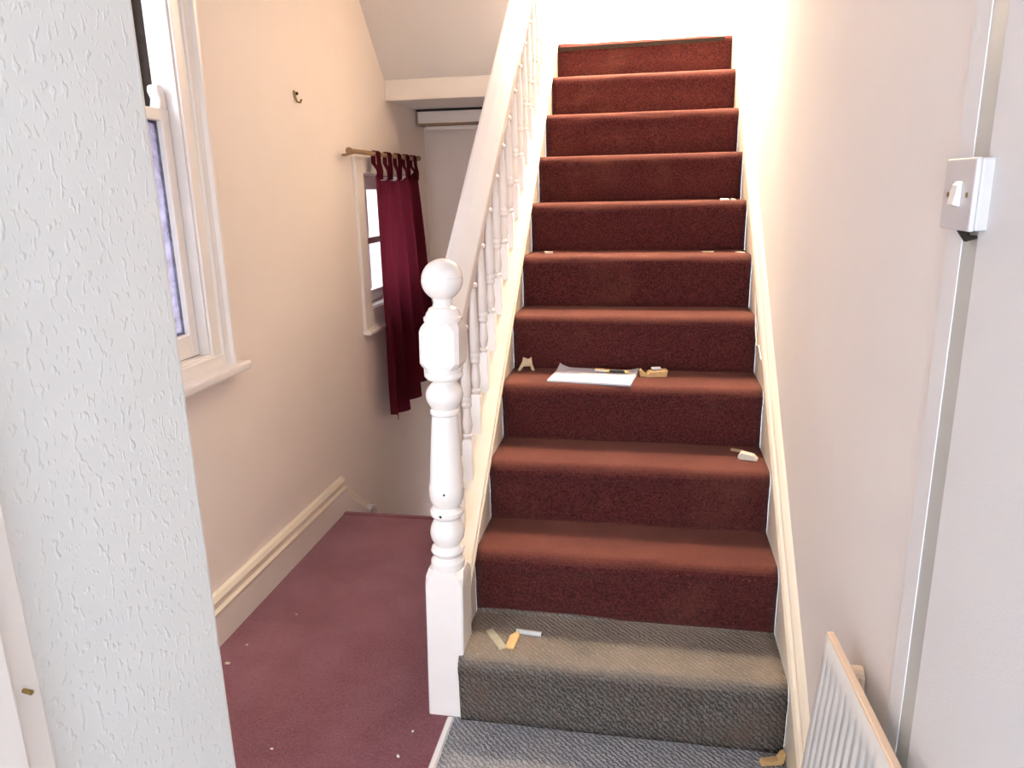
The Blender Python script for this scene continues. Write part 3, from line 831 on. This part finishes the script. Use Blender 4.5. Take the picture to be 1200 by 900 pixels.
P(MB().tube([(0.034, 0, 0.009), (0.0368, 0, 0.009)], 0.0062, 10), 'hollow_end', 'dark', rl, (0, 0, 0))
chip('plaster_crumb', 'grey', (-0.462, 1.958, T(1)), (0.030, 0.014, 0.003), R(12), 'flat pale crumb at the back left corner of the grey step', 'crumb', 8)
chip('plaster_crumb', 'pale', (-0.395, 1.950, T(1)), (0.014, 0.012, 0.003), R(50), 'tiny greenish crumb behind the golden sliver on the grey step', 'crumb', 9)
# second, sixth and seventh steps
chip('plaster_crumb', 'pale', (-0.188, 2.125, T(2)), (0.016, 0.012, 0.007), R(30), 'single pale crumb on the lowest red step', 'crumb', 10)
chip('plaster_crumb', 'tan', (0.262, 2.690, T(4)), (0.045, 0.026, 0.004), R(8), 'faint flat tan flake on the notepad step near the right end', 'crumb', 11)
chip('plaster_scrap', 'pale', (-0.415, 3.140, T(6)), (0.034, 0.024, 0.016), R(25), 'pale lump at the left end of the second step above the notepad', 'scrap', 13)
chip('plaster_scrap', 'tan', (0.232, 3.130, T(6)), (0.046, 0.024, 0.014), R(5), 'low tan lump right of centre on the second step above the notepad', 'scrap', 14)
chip('plaster_scrap', 'pale', (0.355, 3.120, T(6)), (0.036, 0.022, 0.011), R(-15), 'pale fragment against the right string on the second step above the notepad', 'scrap', 15)
chip('plaster_scrap', 'white', (0.300, 3.290, T(7)), (0.034, 0.022, 0.015), R(8), 'larger white scrap at the right end of the third step above the notepad', 'scrap', 16)
chip('plaster_scrap', 'white', (0.335, 3.285, T(7)), (0.016, 0.014, 0.016), R(40), 'smaller white scrap at the right end of the third step above the notepad', 'scrap', 17)
# foot of the stairs, right
o = MB().prism([(-0.034, 0.0), (0.018, 0.0), (0.026, 0.006), (0.030, 0.034), (0.020, 0.030), (0.012, 0.014), (-0.030, 0.012)], 1, -0.010, 0.010).build('wood_scrap', 'pine', None, bevel=0.0015)
o.location = (0.352, 1.735, 0.0015); o.rotation_euler = (0, 0, R(14))
tag(o, 'bent golden wood splinter on the grey floor by the right string', 'scrap')
# crumbs on the red floor
spots = [((-1.314, 1.915), 0.018, 'larger cream crumb on the red floor nearest the white partition edge', 'pale'),
         ((-1.305, 2.02), 0.010, 'small cream crumb on the red floor along the skirting', 'pale'),
         ((-1.222, 2.22), 0.012, 'faint cream crumb on the red floor farthest from the partition', 'tan'),
         ((-0.985, 1.58), 0.010, 'white speck on the red floor low down near the partition', 'white'),
         ((-0.622, 1.705), 0.009, 'white speck on the red floor just left of the newel post foot', 'white'),
         ((-0.632, 1.607), 0.012, 'white sliver on the red floor beside the threshold strip', 'white')]
for i, ((x, y), s_, lab, mt) in enumerate(spots):
    chip('crumb', mt, (x, y, 0.001), (s_ * 0.75, s_ * 0.5, s_ * 0.3), i * 1.1, lab, 'crumb', 30 + i, group='crumbs on the red floor', bev=0.0006)

# ------------------------------------------------------------------ hook on the left wall, nail on the door trim
hk = empty('wall_hook', (XW, 2.99, 1.852))
tag(hk, 'tiny brass picture hook alone on the cream left wall', 'hook')
P(MB().tube([(XW + 0.004, 2.978, 1.870), (XW + 0.005, 2.984, 1.846), (XW + 0.008, 2.992, 1.828), (XW + 0.018, 2.998, 1.826), (XW + 0.02, 3.006, 1.838)], 0.0042, 8), 'hook', 'oldbrass', hk, (XW, 2.99, 1.852), smooth=40)
P(MB().tube([(XW - 0.002, 2.992, 1.858), (XW + 0.012, 2.994, 1.861)], 0.006, 8), 'nail_head', 'dark', hk, (XW, 2.99, 1.852), smooth=40)
b = MB().tube([(-0.566, 0.508, 1.035), (-0.553, 0.508, 1.033)], [0.002, 0.0025], 8)
tag(b.build('nail', 'oldbrass', None, smooth=40), 'dark bent nail in the white trim at the left edge', 'nail')

for o in list(SC.objects):
    if o.get('category') in ('scrap', 'wood scrap'): o['group'] = 'scraps left on the stairs'
    elif o.get('category') == 'crumb' and 'group' not in o: o['group'] = 'crumbs on the stairs'
